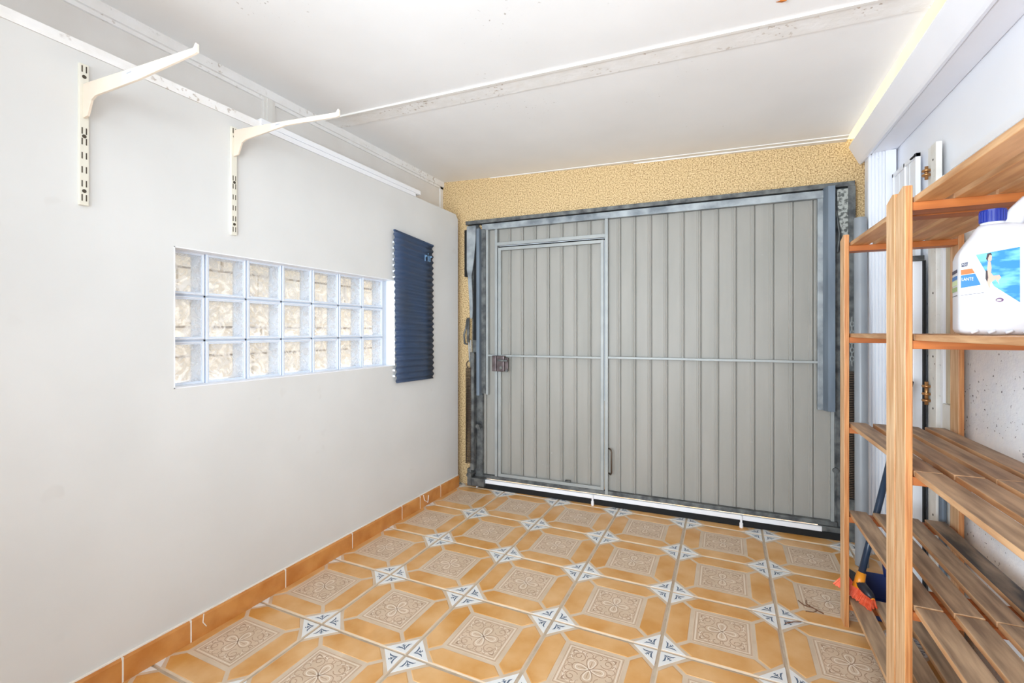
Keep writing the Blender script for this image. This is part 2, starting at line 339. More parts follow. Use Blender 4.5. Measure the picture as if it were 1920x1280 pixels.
# window
GXc = XL - 0.065; P = 0.1905
win = tag(empty('window_1', (GXc, WY0, WZ0)), kind='structure')
fr = MB()
for (y0, y1, z0, z1) in [(WY0, WY1, WZ1-0.004, WZ1), (WY0, WY1, WZ0, WZ0+0.004), (WY1-0.004, WY1, WZ0, WZ1), (WY0, WY0+0.004, WZ0, WZ1)]:
    fr.box((XL-0.189, y0, z0), (XL+0.001, y1, z1))
fr.build('window_reveal', alu_w, win)
mo = MB()
ys0 = WY1 - 0.045 - 7*P
for i in range(0, 8):
    y = ys0 + i*P; mo.box((GXc-0.075, y-0.004, WZ0+0.003), (GXc-0.006, y+0.004, WZ1-0.003))
for j in range(0, 4):
    z = WZ0 - 0.001 + j*P; mo.box((GXc-0.075, WY0+0.003, max(z-0.004, WZ0+.003)), (GXc-0.006, WY1-0.003, min(z+0.004, WZ1-.003)))
mo.box((GXc-0.075, WY1-0.045, WZ0+0.003), (GXc-0.004, WY1-0.003, WZ1-0.003))
mo.build('mortar', mat('block_mortar', rgb(196,204,214), 0.7), win)
def block_mesh():
    m = MB(); h = P/2 - 0.004; inn = h - 0.012
    def ring(x, s_): return [(x,-s_,-s_),(x,s_,-s_),(x,s_,s_),(x,-s_,s_)]
    m.loft([ring(-0.078, h), ring(0.0, h), ring(0.0, inn), ring(-0.078, inn), ring(-0.078, h)], cap=False)
    return m
def pane_mesh(x):
    m = MB(); h = P/2 - 0.0165; m.box((x-0.002,-h,-h),(x+0.002,h,h)); return m
side_m = mat('frosted_block_side', rgb(214,224,238), 0.3)
def rim_mesh():
    m = MB(); h = P/2 - 0.0045; i0 = h - 0.007
    def ring(x, s_): return [(x,-s_,-s_),(x,s_,-s_),(x,s_,s_),(x,-s_,s_)]
    m.loft([ring(0.001, i0), ring(0.003, (i0+h)/2), ring(0.0005, h), ring(-0.002, h), ring(-0.002, i0), ring(0.001, i0)], cap=False)
    return m
rim_m = mat('glass_block_rim', rgb(226,232,242), 0.15, spec=0.8)
proto = None
for i in range(7):
    for j in range(3):
        y = ys0 + P*(i+0.5); z = WZ0 - 0.001 + P*(j+0.5)
        if proto is None:
            proto = block_mesh().build('glass_block', side_m, win, world=False); kids = [rim_mesh().build('block_rim', rim_m, proto, world=False), pane_mesh(-0.006).build('pane', glass, proto, world=False), pane_mesh(-0.072).build('pane', glass, proto, world=False)]; bo = proto
        else:
            bo = proto.copy(); C.objects.link(bo); bo.parent = win
            for kd in kids:
                ro = kd.copy(); C.objects.link(ro); ro.parent = bo
        bo.location = (0, y-WY0, z-WZ0)
# skirting
bl = tag(empty('baseboard_left', (XL, 0, 0)), kind='structure')
sj = [-4.5, -4.05, -3.6, -3.15, -2.7, -2.25, -1.8, -1.65, -1.2, -0.75, -0.3, 0.15, 0.53, 0.916, 1.15, 1.595, 2.045, 2.50, 2.704, 2.964, 3.235]
for a_, b_ in zip(sj, sj[1:]):
    m = MB(); m.prism([(XL,a_+0.003,0.0),(XL+0.013,a_+0.003,0.0),(XL+0.013,a_+0.003,0.082),(XL+0.009,a_+0.003,0.090),(XL,a_+0.003,0.092)], (0,b_-a_-0.006,0))
    m.build('skirting_tile', skirt_m, bl)
m = MB(); m.box((XL,3.237,0),(XL-0.06,3.25,0.09)); m.build('skirting_tile', skirt_m, bl)
m = MB()
for a_ in sj[1:-1]: m.box((XL, a_-0.0035, 0), (XL+0.0125, a_+0.0035, 0.09))
m.box((XL, -4.5, 0.091), (XL+0.006, 3.235, 0.097))
m.tube([(XL+0.014,1.20,0.092),(XL+0.016,1.195,0.06),(XL+0.015,1.21,0.035)], 0.002, 5); m.tube([(XL+0.014,2.74,0.09),(XL+0.016,2.75,0.05),(XL+0.016,2.79,0.02),(XL+0.016,2.80,0.07)], 0.003, 5)
m.build('grout_line', grout_w, bl)

# ------------------------------------------------------------------ ceiling (falls gently to the right)
def cz(x): return 2.540 - 0.0335*(x + 2.17)
ceil_o = tag(empty('ceiling', (0, 0, 2.5)), kind='structure')
XC = 0.672
def cpan(y0, y1, nm, dz=0.0, th=0.05, x0=-2.25, x1=XC, mt=ceil_m):
    m = MB(); m.prism([(x0,y0,cz(x0)+dz),(x1,y0,cz(x1)+dz),(x1,y0,cz(x1)+dz+th),(x0,y0,cz(x0)+dz+th)], (0,y1-y0,0))
    return m.build(nm, mt, ceil_o)
cpan(-4.6, 0.82, 'ceiling_panel'); cpan(0.825, 2.05, 'ceiling_panel'); cpan(2.055, 3.43, 'ceiling_panel')
cpan(2.035, 2.150, 'joint_strip', dz=-0.004, th=0.004, x0=-2.19, mt=dirty); cpan(2.020, 2.036, 'joint_bead', dz=-0.009, th=0.009, x0=-2.19, mt=paint)
cpan(3.375, 3.43, 'edge_bead', dz=-0.012, th=0.012, x0=-2.19, mt=paint); cpan(3.335, 3.375, 'edge_strip', dz=-0.005, th=0.005, x0=-2.19, mt=paint)
tag(MB().box((-2.5, -4.6, 2.60), (XC-0.03, 3.55, 2.62)).build('roof', roof_m), kind='structure')

# ------------------------------------------------------------------ back wall and garage door, in the wall's own frame
TH = math.atan(0.0349); BY = 3.375 + 0.0349*0.6
bw = tag(empty('wall_back', (0, BY, 0), TH), kind='structure')
def L(m, *a, **k): return m.build(*a, world=False, **k)
m = MB(); m.box((-2.3, 0.0, 0), (-1.86, 0.20, 2.75)); m.box((0.64, 0.0, 0), (1.3, 0.20, 2.445)); m.box((-1.86, 0.0, 2.13), (0.64, 0.20, 2.75))
L(m, 'rendered_wall', stucco, bw)
gd = tag(empty('door_1', (0, BY, 0), TH), kind='structure')
b0, pw = -1.777, 0.1085
def slat(x0, z0, z1, parent, xa=None, xb=None):
    prof = [(0,0.010),(0.003,0.002),(0.008,0.0),(0.080,0.0),(0.083,-0.003),(0.090,-0.0035),(0.0915,-0.001),(0.0985,-0.004),(0.1035,-0.003),(0.1055,0.010),(0.1085,0.010),(0.1085,0.016),(0,0.016)]
    m = MB(); pts = [(min(max(x0+px, xa if xa is not None else -9), xb if xb is not None else 9), py) for px, py in prof]
    m.prism([(x, y, z0) for x, y in pts], (0, 0, z1-z0)); return L(m, 'panel', door_m, parent)
slat(b0-pw, 0.07, 2.11, gd, xa=-1.842); slat(b0, 0.07, 2.11, gd, xb=-1.669)
for k in range(1, 10):
    x = b0 + pw*k; slat(x, 1.97, 2.11, gd, xa=-1.668, xb=-0.79)
for k in range(9, 23):
    x = b0 + pw*k
    slat(x, 0.07, 2.11, gd, xa=-0.795, xb=0.606)
wk = MB()
for (x0, x1, z0, z1) in [(-1.660,-1.636,0.105,1.942),(-0.832,-0.808,0.105,1.942),(-1.636,-0.832,1.918,1.942),(-1.636,-0.832,0.105,0.128)]: wk.box((x0,-0.034,z0),(x1,-0.008,z1),0.002)
wicket = L(wk, 'wicket_frame', steel_l, gd)
for k in range(1, 10): slat(b0+pw*k, 0.10, 1.945, wicket, xa=-1.645, xb=-0.82)
def bar(nm, x0, x1, z0, z1, mt, y0=-0.034, y1=-0.006, parent=None, bev=0.002):
    m = MB(); m.box((x0,y0,z0),(x1,y1,z1), bev); return L(m, nm, mt, parent or gd)
bar('frame_bar', -1.945, 0.704, 2.146, 2.175, steel_d, -0.055, 0.004); bar('frame_bar', -1.82, 0.60, 2.139, 2.146, black, -0.03, 0)
bar('frame_bar', -1.80, 0.547, 2.092, 2.138, steel, -0.045, -0.005)
bar('stile', -1.766, -1.746, 0.757, 2.095, steel_l, -0.040, -0.004)
bar('stile', -1.689, -1.668, 0.09, 2.095, steel_l); bar('stile', -0.800, -0.778, 0.08, 2.11, steel_l, -0.038)
bar('stile', 0.517, 0.547, 0.785, 2.10, steel, -0.036); bar('stile', 0.588, 0.606, 0.08, 0.80, steel_l, -0.03)
bar('stile', -1.669, -1.661, 0.09, 1.95, black, -0.006, -0.001); bar('stile', -0.808, -0.800, 0.09, 1.95, black, -0.006, -0.001)
bar('cross_bar', -1.668, -0.80, 1.958, 1.984, steel_l); bar('cross_bar', -1.668, -0.80, 1.944, 1.957, black, -0.006, -0.001)
bar('cross_bar', -1.748, -1.689, 1.068, 1.083, steel_l); bar('cross_bar', -0.778, 0.56, 1.071, 1.087, steel_l)
bar('cross_bar', -1.636, -0.832, 1.068, 1.083, steel_l, -0.032, -0.008, wicket)
bar('frame_bar', -1.80, 0.62, 0.076, 0.104, steel_d, -0.036, 0.0)
bar('bottom_strip', -1.818, 0.535, 0.045, 0.074, alu_w, -0.062, -0.040, bev=0.001)
bar('rubber_seal', -1.83, 0.63, 0.001, 0.044, black, -0.056, 0.01)
bar('bottom_strip', -1.838, -1.826, 0.004, 0.074, alu_w, -0.07, -0.05)
for x in (-0.883, 0.091):
    m = MB(); m.cyl((x,-0.072,0.0),(x,-0.072,0.078),0.007,10); m.cyl((x,-0.072,0.0),(x,-0.072,0.03),0.011,10); L(m, 'floor_bolt', alu_w, gd)
# C channels
def channel(x0, x1, z0, z1, parent, mt):
    m = MB(); t = 0.006
    m.box((x0,-0.085,z0),(x0+0.016,-0.03,z1)); m.box((x1-t,-0.085,z0),(x1,-0.03,z1)); m.box((x0,-0.036,z0),(x1,-0.03,z1)); return L(m, 'guide_channel', mt, parent)
m = MB(); m.box((-1.829,-0.085,0.752),(-1.803,-0.03,2.10),0.002); L(m,'guide_channel',steel_b,gd)
m = MB(); m.box((-1.803,-0.045,0.765),(-1.766,-0.03,2.10)); L(m,'guide_channel',steel_d,gd)
m = MB(); m.prism([(0.545,-0.05,0.785),(0.562,-0.086,0.785),(0.598,-0.086,0.785),(0.598,-0.03,0.785),(0.545,-0.03,0.785)], (0,0,1.365)); L(m,'guide_channel',steel_b,gd)
# fixed posts and counterweight arms
m = MB(); m.box((-1.862,-0.03,0.0),(-1.80,0.03,0.76)); m.box((-1.90,-0.02,0.0),(-1.842,0.02,2.146)); L(m,'jamb',steel_d,gd)
m = MB(); m.box((-1.958,-0.05,1.72),(-1.925,0.0,2.105),0.003); L(m,'bracket',black,gd)
m = MB(); m.prism([(x,-0.075,z) for x,z in [(-1.922,2.128),(-1.839,2.125),(-1.842,2.0),(-1.856,1.86),(-1.878,1.72),(-1.872,1.60),(-1.868,1.45),(-1.872,1.375),(-1.892,1.375),(-1.900,1.53),(-1.912,1.72),(-1.922,1.78)]], (0,0.012,0)); L(m,'lever_arm',steel,gd)
m = MB(); m.prism([(x,-0.06,z) for x,z in [(-1.846,2.0),(-1.835,2.05),(-1.832,1.2),(-1.87,1.2),(-1.868,1.45),(-1.862,1.80)]], (0,0.03,0)); L(m,'side_plate',black,gd)
m = MB(); m.tube([(-1.915,-0.08,1.37),(-1.925,-0.08,1.30),(-1.945,-0.08,1.24),(-1.938,-0.08,1.17),(-1.915,-0.08,1.165)],0.008,8); m.tube([(-1.905,-0.08,1.38),(-1.905,-0.08,1.18)],0.012,8); L(m,'hook',steel_d,gd,smooth=True)
m = MB(); m.tube([(-1.90,-0.08,1.19),(-1.893,-0.08,1.02)],0.005,6); m.tube([(-1.882,-0.08,1.2),(-1.878,-0.08,1.02)],0.004,6); L(m,'pull_rod',steel,gd)
m = MB(); m.tube([(-1.893+0.028*math.cos(t*math.pi/8),-0.08,1.00+0.032*math.sin(t*math.pi/8)) for t in range(16)],0.0045,6,closed=True); L(m,'spring_ring',spring_m,gd,smooth=True)
def helix(x, y, z0, z1, r, turns, wr):
    n = turns*10; m = MB()
    m.tube([(x+r*math.cos(2*math.pi*i/10), y+r*math.sin(2*math.pi*i/10), z0+(z1-z0)*i/n) for i in range(n+1)], wr, 4); return L(m,'spring',spring_m,gd,smooth=True)
helix(-1.893,-0.08,0.20,0.975,0.031,76,0.0036)
bar('spring_core', -1.878, -1.845, 0.15, 1.10, steel_d, -0.10, -0.06)
helix(0.690,-0.045,0.27,1.03,0.030,74,0.0036)
bar('spring_core', 0.675, 0.705, 0.26, 1.02, black, -0.058, -0.032)
m = MB(); m.box((-1.905,-0.10,0.02),(-1.872,-0.02,0.16),0.004); m.box((-1.89,-0.09,0.02),(-1.76,-0.03,0.085),0.004); m.cyl((-1.885,-0.11,0.11),(-1.885,-0.02,0.11),0.022,12); L(m,'pivot_bracket',steel_d,gd)
m = MB(); m.cyl((-1.825,-0.075,0.50),(-1.825,-0.02,0.50),0.018,12); m.cyl((-1.805,-0.085,0.49),(-1.805,-0.02,0.49),0.01,10); L(m,'pivot_bolt',steel_d,gd)
m = MB(); m.box((0.60,-0.02,0.0),(0.618,0.0,2.146)); m.box((0.67,-0.05,0.0),(0.708,0.02,2.146)); m.box((0.618,-0.012,0),(0.67,0.01,2.146)); L(m,'jamb',steel_d,gd)
m = MB(); m.prism([(x,-0.06,z) for x,z in [(0.612,2.13),(0.668,2.13),(0.668,1.30),(0.655,1.30),(0.650,1.70),(0.636,1.86),(0.618,1.98)]], (0,0.012,0)); L(m,'lever_arm',mottle,gd)
m = MB(); m.tube([(0.618,-0.05,2.1),(0.614,-0.05,1.98),(0.628,-0.05,1.86),(0.618,-0.05,1.75)],0.006,6); L(m,'pull_rod',steel_d,gd)
m = MB()
for k in range(11):
    z = 1.08 + k*0.026; pts = [(0.690+(0.009*math.cos(t*math.pi/4) if k%2 else 0.003*math.cos(t*math.pi/4)), -0.05+(0.003*math.cos(t*math.pi/4) if k%2 else 0.009*math.cos(t*math.pi/4)), z+0.017*math.sin(t*math.pi/4)) for t in range(8)]
    m = MB(); m.tube(pts, 0.0035, 5, closed=True); L(m,'chain_link',steel_l,gd)
m = MB(); m.cyl((0.61,-0.04,0.42),(0.61,-0.0,0.42),0.016,12); m.box((0.52,-0.05,0.03),(0.66,-0.02,0.075),0.003); L(m,'pivot_bracket',steel_d,gd)
# lock and pull handle
m = MB(); m.box((-1.698,-0.068,0.951),(-1.664,-0.034,1.076),0.005); L(m,'lock_keeper',lock_m,gd)
m = MB(); m.box((-1.655,-0.078,0.951),(-1.590,-0.034,1.076),0.007); m.box((-1.592,-0.06,0.955),(-1.565,-0.034,1.06),0.004)
lock = L(m,'lock_case',lock_m,wicket)
m = MB(); m.tube([(-1.635,-0.095,1.045),(-1.60,-0.098,1.040),(-1.552,-0.092,1.038)],0.0075,8); m.cyl((-1.61,-0.07,0.982),(-1.61,-0.092,0.982),0.011,12); m.cyl((-1.569,-0.06,0.958),(-1.569,-0.075,0.958),0.010,10)
L(m,'lock_lever',steel_d,lock)
m = MB(); m.tube([(-0.772,-0.03,0.415),(-0.755,-0.055,0.415),(-0.748,-0.06,0.40),(-0.748,-0.06,0.25),(-0.755,-0.055,0.235),(-0.772,-0.03,0.235)],0.006,8); L(m,'pull_handle',spring_m,gd,smooth=True)
m = MB(); m.box((-1.10,-0.045,0.137),(-1.06,-0.02,0.146)); L(m,'latch_pin',steel_d,gd)

# ------------------------------------------------------------------ right wall, sunlit wall above, gutter
XR = 0.885
m = MB(); m.mi = 0; m.box((XR, -4.6, 0), (XR+0.2, 3.45, 1.965)); m.mi = 1; m.box((XR, -4.6, 1.965), (XR+0.2, 3.45, 2.42)); m.mi = 2; m.box((XR+0.012, -4.6, 2.42), (XR+0.2, 6.5, 4.2))
wall_right = tag(m.build('wall_right', [gotele, smoothw, cream]), kind='structure')
m = MB(); m.box((XR-0.020, -4.6, 1.955), (XR, 2.55, 1.985)); m.box((XR-0.010, -4.6, 1.985), (XR, 2.55, 1.998)); tag(m.build('trim_5', alu_w), kind='structure')
gut = tag(empty('roof_gutter', (0.78, 3.36, 2.3)), 'long white metal roof gutter running along the top of the right wall', 'gutter')
prof = [(0.676,2.386),(0.671,2.372),(0.684,2.345),(0.700,2.312),(0.719,2.272),(0.728,2.262),(0.738,2.266),(0.757,2.284),(0.764,2.286),(0.876,2.300),(0.884,2.306),(0.884,2.40)]
inner = [(0.878,2.40),(0.878,2.310),(0.762,2.294),(0.732,2.276),(0.692,2.350),(0.682,2.386)]
m = MB(); m.prism([(x,-4.5,z) for x, z in prof + inner], (0, 7.85, 0)); m.build('trough', alu_w2, gut)
m = MB(); m.tube([(0.755,-4.5,2.284),(0.755,3.352,2.284)], 0.0045, 8); m.build('fold_rib', alu_w, gut, smooth=True)
m = MB(); m.prism([(x,3.350,z) for x, z in prof], (0, 0.003, 0)); m.build('end_cap', alu_w2, gut)

# ribbed downpipe in the corner
dp = tag(empty('gutter_downpipe', (0.80, 3.29, 0)), 'ribbed white downpipe running from the gutter end to the floor', 'pipe')
m = MB(); pts = []
x0, x1, y0, y1 = 0.742, 0.822, 3.245, 3.32
n = 5; wv = (x1-x0)/n
for k in range(n):
    a_ = x0 + k*wv; pts += [(a_, y0+0.009), (a_+wv*0.22, y0), (a_+wv*0.74, y0), (a_+wv*0.90, y0+0.009)]
pts += [(x1, y0+0.004), (x1, y1), (x0, y1)]
m.prism([(x,y,0) for x, y in pts], (0,0,2.290)); m.build('pipe', alu_w, dp)
m = MB(); m.box((0.822,3.25,0),(0.872,3.33,2.296),0.004); m.cyl((0.785,3.24,2.255),(0.785,3.246,2.255),0.006,10); m.build('backing_strip', alu_w2, dp)
# smooth grey pipe leaning in the corner
gp = empty('grey_pipe', (0.669, 3.05, 0)); tag(gp, 'tall smooth grey plastic pipe leaning in the corner beside the garage door', 'pipe')
m = MB(); a_, b_ = Vector((0.672,3.06,0.001)), Vector((0.703,3.24,1.92)); m.tube([a_, b_], 0.031, 24, caps=False); m.tube([b_, a_], 0.027, 24, caps=False)
m.build('pipe', grey_pvc, gp, smooth=True, recalc=False)
m = MB(); m.tube([a_+(b_-a_)*t for t in (0.37,0.40)], 0.0325, 24); m.build('pipe_collar', grey_pvc, gp, smooth=False)

# leaning panels, frames and posts behind the shelving
sp = empty('shutter_panel', (0.86, 3.05, 0)); tag(sp, 'white framed panel leaning on the right wall next to the downpipe', 'panel')
m = MB()
for (ya, yb, za, zb) in [(2.875,3.225,2.125,2.145),(2.875,2.895,0.0,2.145),(3.207,3.225,0.0,2.145),(2.875,3.225,0,0.03),(3.03,3.045,0.0,2.145)]: m.box((0.845,ya,za),(0.865,yb,zb),0.001)
m.build('frame', alu_w, sp)
for k in range(4):
    ya = 2.897+k*0.0775; m = MB(); m.box((0.851,ya+0.003,0.03),(0.859,ya+0.0745,2.124),0.002); m.build('board', alu_w, sp)
m = MB(); m.box((0.838,2.865,2.128),(0.846,2.93,2.134)); m.build('hook', black, sp)
na = empty('white_box_profile', (0.82, 2.83, 0)); tag(na, 'shorter white metal box profile with a dark latch at its top, standing behind the shelves', 'profile')
m = MB(); m.box((0.80,2.755,0),(0.842,2.875,1.60),0.003); m.build('profile', alu_w, na)
m = MB(); m.box((0.797,2.745,1.600),(0.840,2.865,1.625),0.002); m.cyl((0.80,2.80,1.60),(0.80,2.80,1.64),0.012,10); m.build('latch', steel_d, na)
m = MB(); m.box((0.834,2.736,0),(0.842,2.754,1.60)); m.build('dark_slit', black, na)  # black strip painting in the shaded slit beside the profile
ws = empty('weathered_strip', (0.85,2.76,0)); tag(ws, 'thin weathered wooden strip with brass catch between the framed panel and the drilled white post', 'wood strip')
m = MB(); m.box((0.852,2.668,0),(0.874,2.745,2.115),0.003); m.build('strip', woodwhite, ws)
for zs in ((2.005, 1.985), (1.02, 0.985, 0.955)):
    m = MB()
    for z in zs: m.tube([(0.835+0.012*math.cos(t*math.pi/5), 2.708+0.014*math.sin(t*math.pi/5), z) for t in range(10)], 0.006, 6, closed=True)
    m.cyl((0.835,2.708,zs[-1]-.02),(0.835,2.708,zs[0]+.02),0.007,8); m.build('brass_catch', brass, ws, smooth=True)
wp = empty('drilled_post', (0.84,2.62,0)); tag(wp, 'tall white wooden post with drilled holes standing behind the shelves', 'post')
m = MB(); m.box((0.834,2.600,0),(0.856,2.658,2.100),0.003); m.build('post', woodwhite, wp)
for z in (2.03,1.70,1.44,1.16,0.93,0.60,0.46,0.25): 
    m = MB(); m.cyl((0.8338,2.63,z),(0.8328,2.63,z),0.005,8); m.build('drill_hole', hole_m, wp)
m = MB(); m.box((0.846,2.565,0),(0.868,2.588,1.94),0.002); m.build('side_moulding', alu_w, wp)
bt = empty('beige_track', (0.85,2.5,0)); tag(bt, 'beige metal track standing upright on a white block beside the rear shelf post', 'track')
m = MB(); m.box((0.866,2.48,0.965),(0.872,2.56,1.93)); m.box((0.854,2.54,0.965),(0.872,2.56,1.93)); m.box((0.858,2.48,0.965),(0.872,2.495,1.93)); m.build('track', beige_m, bt)
m = MB(); m.box((0.842,2.476,0),(0.870,2.560,0.963),0.003); m.build('block', woodwhite, bt)
cd = tag(MB().cyl((0.885,2.545,0.0),(0.885,2.545,0.6),0.013,12).build('conduit', steel_b), 'thin galvanised conduit low on the right wall behind the shelves', 'pipe')
cd.location = (-0.059, -0.038, 0)

# ------------------------------------------------------------------ shelving units
edge_w = mat('sawn_pine_edge', rgb(208,168,126), 0.55, var=rgb(170,124,84), scale=4, stretch=(12,1.2,12))
stained_slat = mat('black_stained_slat', rgb(62,56,52), 0.55, var=rgb(160,136,112), scale=1.6, bump=0.12, bscale=24, stretch=(6,1.4,6), detail=5, lo=0.42, hi=0.56)
post_edge = mat('orange_pine_edge', rgb(204,144,90), 0.4, var=rgb(170,106,58), scale=6, stretch=(30,14,1.0), detail=5)  # darker orange tone for the posts' y-facing sides
SX0, SX1 = 0.464, 0.856; PT = 0.018
LV = [0.113, 0.490, 0.874, 1.262, 1.656]; ST = 0.017
def shelving(name_loc, posts_y, slat_y, label):
    u = empty('shelving_unit', name_loc); tag(u, label, 'shelf', 'slatted pine shelving units against the right wall')
    for (ya, yb) in posts_y:
        for (xa, xb) in ((SX0, SX0+PT), (SX1-PT, SX1)):
            m = MB(); m.prism([(xa,ya,0.0),(xa,yb,0.0),(xa,yb,1.672),(xa,ya+0.02,1.690),(xa,ya,1.686)], (xb-xa,0,0)); 
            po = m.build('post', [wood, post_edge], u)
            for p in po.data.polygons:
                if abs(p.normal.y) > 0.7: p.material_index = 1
            smooth_mod(po, 0.002)
        for z in LV:
            m = MB(); m.box((SX0+PT,ya+0.006,z-ST-0.024),(SX1-PT,yb-0.006,z-ST)); smooth_mod(m.build('cross_rail', rail_w, u), 0.0015)
    for li, z in enumerate(LV):
        for k in range(4):
            xa = 0.488 + k*0.0875; dy = random.uniform(-0.004, 0.004)
            m = MB(); m.box((xa, slat_y[0], z-ST), (xa+0.0660, slat_y[1]+dy, z+random.uniform(-0.0008,0.0008)))
            
            so = m.build('slat', [(stained_slat if (li == 1 and k == 3) else slat_w) if li < 3 else slat_clean, edge_w], u)
            for p in so.data.polygons:
                if abs(p.normal.z) < 0.5: p.material_index = 1
            smooth_mod(so, 0.002)
    return u
shelving((0.66,2.1,0), [(2.397,2.473),(1.750,1.828)], (1.674,2.452), 'far slatted pine shelving unit, next to the garage door, with five open levels')
shelving((0.66,1.3,0), [(1.660,1.741),(0.93,1.01)], (0.93,1.668), 'near slatted pine shelving unit carrying the white pool chemical jug')

# ------------------------------------------------------------------ jug
jug = bpy.data.objects.new('plastic_jug', None); C.objects.link(jug); jug.location = (0.505, 1.44, 1.2635); ja = math.atan2(-0.208, 0.978); jug.rotation_euler = (0,0,ja)
MW[jug] = Matrix.Translation(jug.location) @ Matrix.Rotation(ja, 4, 'Z')
tag(jug, 'white plastic pool chemical jug with blue cap and swimming pool label on the shelf', 'jug')
def rring(x0, x1, y0, y1, z, r, n=5):
    out = []
    for cx, cy, a0 in ((x1-r,y1-r,0),(x0+r,y1-r,90),(x0+r,y0+r,180),(x1-r,y0+r,270)):
        for i in range(n+1): a_ = R(a0+90*i/n); out.append((cx+r*math.cos(a_), cy+r*math.sin(a_), z))
    return out
m = MB(); JW, JD = 0.19, 0.122
rings = [rring(.012,JW-.012,.012,JD-.012,0.0,.02), rring(.003,JW-.003,.003,JD-.003,0.006,.024), rring(0,JW,0,JD,0.014,.025), rring(0,JW,0,JD,0.185,.025),
         rring(.004,JW-.002,.001,JD-.001,0.200,.026), rring(.016,JW-.006,.006,JD-.006,0.222,.032), rring(.027,JW-.018,.018,JD-.018,0.240,.034),
         rring(.034,JW-.06,.030,JD-.030,0.254,.028), rring(.040,.100,.036,JD-.036,0.262,.022)]
m.loft(rings)
body = m.build('jug_body', jug_m, jug, world=False, smooth=True)
m = MB(); m.tube([(0.096,JD/2,0.250),(0.103,JD/2,0.283),(0.122,JD/2,0.308),(0.150,JD/2,0.312),(0.172,JD/2,0.290),(0.182,JD/2,0.250),(0.180,JD/2,0.205)], [0.020,0.018,0.017,0.017,0.018,0.020,0.022], 14); m.build('handle', jug_m, jug, world=False, smooth=True)
m = MB(); m.cyl((0.066,JD/2,0.255),(0.066,JD/2,0.272),0.0225,20); m.build('neck', jug_m, jug, world=False, smooth=True)
m = MB(); m.cyl((0.066,JD/2,0.268),(0.066,JD/2,0.298),0.0235,24)
for k in range(24):
    a_ = k*math.pi/12; m.box((0.066+0.0232*math.cos(a_)-.0012, JD/2+0.0232*math.sin(a_)-.0012, 0.270),(0.066+0.0232*math.cos(a_)+.0012, JD/2+0.0232*math.sin(a_)+.0012, 0.294))
m.build('cap', cap_m, jug, world=False)
for k in range(4): 
    m = MB(); m.tube([(0.02+k*0.028,-0.0005,0.004),(0.032+k*0.028,-0.0012,0.010)], 0.0035, 6); m.build('base_rib', jug_m, jug, world=False, smooth=True)
lab = empty('label_sheet', (0,0,0))
def face(pts, mt, y, parent=None, nm='label_print'):               # flat print on the front of the jug (local x, z)
    m = MB(); m.prism([(x,y,z) for x, z in pts], (0,0.0003,0)); return m.build(nm, mt, parent or sheet, world=False)
bpy.data.objects.remove(lab)
sheet = MB(); sheet.prism([(x,-0.0006,z) for x, z in [(0.003,0.045),(0.103,0.045),(0.103,0.200),(0.028,0.200),(0.003,0.182)]], (0,0.0008,0)); sheet = sheet.build('label_sheet', ink_w, jug, world=False)
face([(0.0275,0.187),(0.0985,0.198),(0.0985,0.073),(0.0575,0.112)], pool, -0.0010)
face([(0.0025,0.1535),(0.0215,0.1555),(0.0262,0.1445),(0.0025,0.1412)], ink_o, -0.0010)
face([(0.0025,0.1402),(0.0265,0.1435),(0.0360,0.1165),(0.0025,0.1105)], ink_b, -0.0010)
face([(0.0035,0.1690),(0.0145,0.1715),(0.0135,0.1620),(0.0035,0.1600)], ink_n, -0.0010)
face([(0.0025,0.0925),(0.0410,0.0975),(0.0410,0.0985),(0.0025,0.0935)], ink_n, -0.0010)
face([(0.0480,0.0705),(0.0750,0.0695),(0.0750,0.0700),(0.0480,0.0710)], ink_gr, -0.0010)
# seated woman of the label picture, as plain flat patches
face([(0.0452,0.178),(0.0475,0.186),(0.0515,0.187),(0.0540,0.181),(0.0535,0.172),(0.0505,0.168),(0.0480,0.172)], skin, -0.0013)
face([(0.0445,0.176),(0.0465,0.188),(0.0520,0.1895),(0.0545,0.184),(0.0500,0.1845),(0.0480,0.178),(0.0470,0.170)], hair, -0.0016)
face([(0.0475,0.170),(0.0520,0.168),(0.0535,0.155),(0.0525,0.143),(0.0565,0.136),(0.0660,0.137),(0.0690,0.131),(0.0640,0.124),(0.0660,0.115),(0.0600,0.128),(0.0520,0.120),(0.0500,0.105),(0.0470,0.118),(0.0440,0.130),(0.0465,0.150)], skin, -0.0013)
face([(0.0440,0.150),(0.0468,0.148),(0.0480,0.132),(0.0462,0.122),(0.0435,0.130)], hair, -0.0016)
m = MB(); m.prism([(0.0665+0.0065*math.cos(t*math.pi/8), -0.0013, 0.080+0.0048*math.sin(t*math.pi/8)) for t in range(16)], (0,0.0003,0)); m.build('label_print', ink_p, sheet, world=False)
m = MB(); m.prism([(0.0655+0.0040*math.cos(t*math.pi/8), -0.0016, 0.0795+0.0022*math.sin(t*math.pi/8)) for t in range(16)], (0,0.0003,0)); m.build('label_print', ink_w, sheet, world=False)
for k, z in enumerate((0.078,0.073,0.068,0.0635)): face([(0.004,z),(0.018-0.003*(k%2),z),(0.018-0.003*(k%2),z+0.0009),(0.004,z+0.0009)], ink_gr, -0.0010)
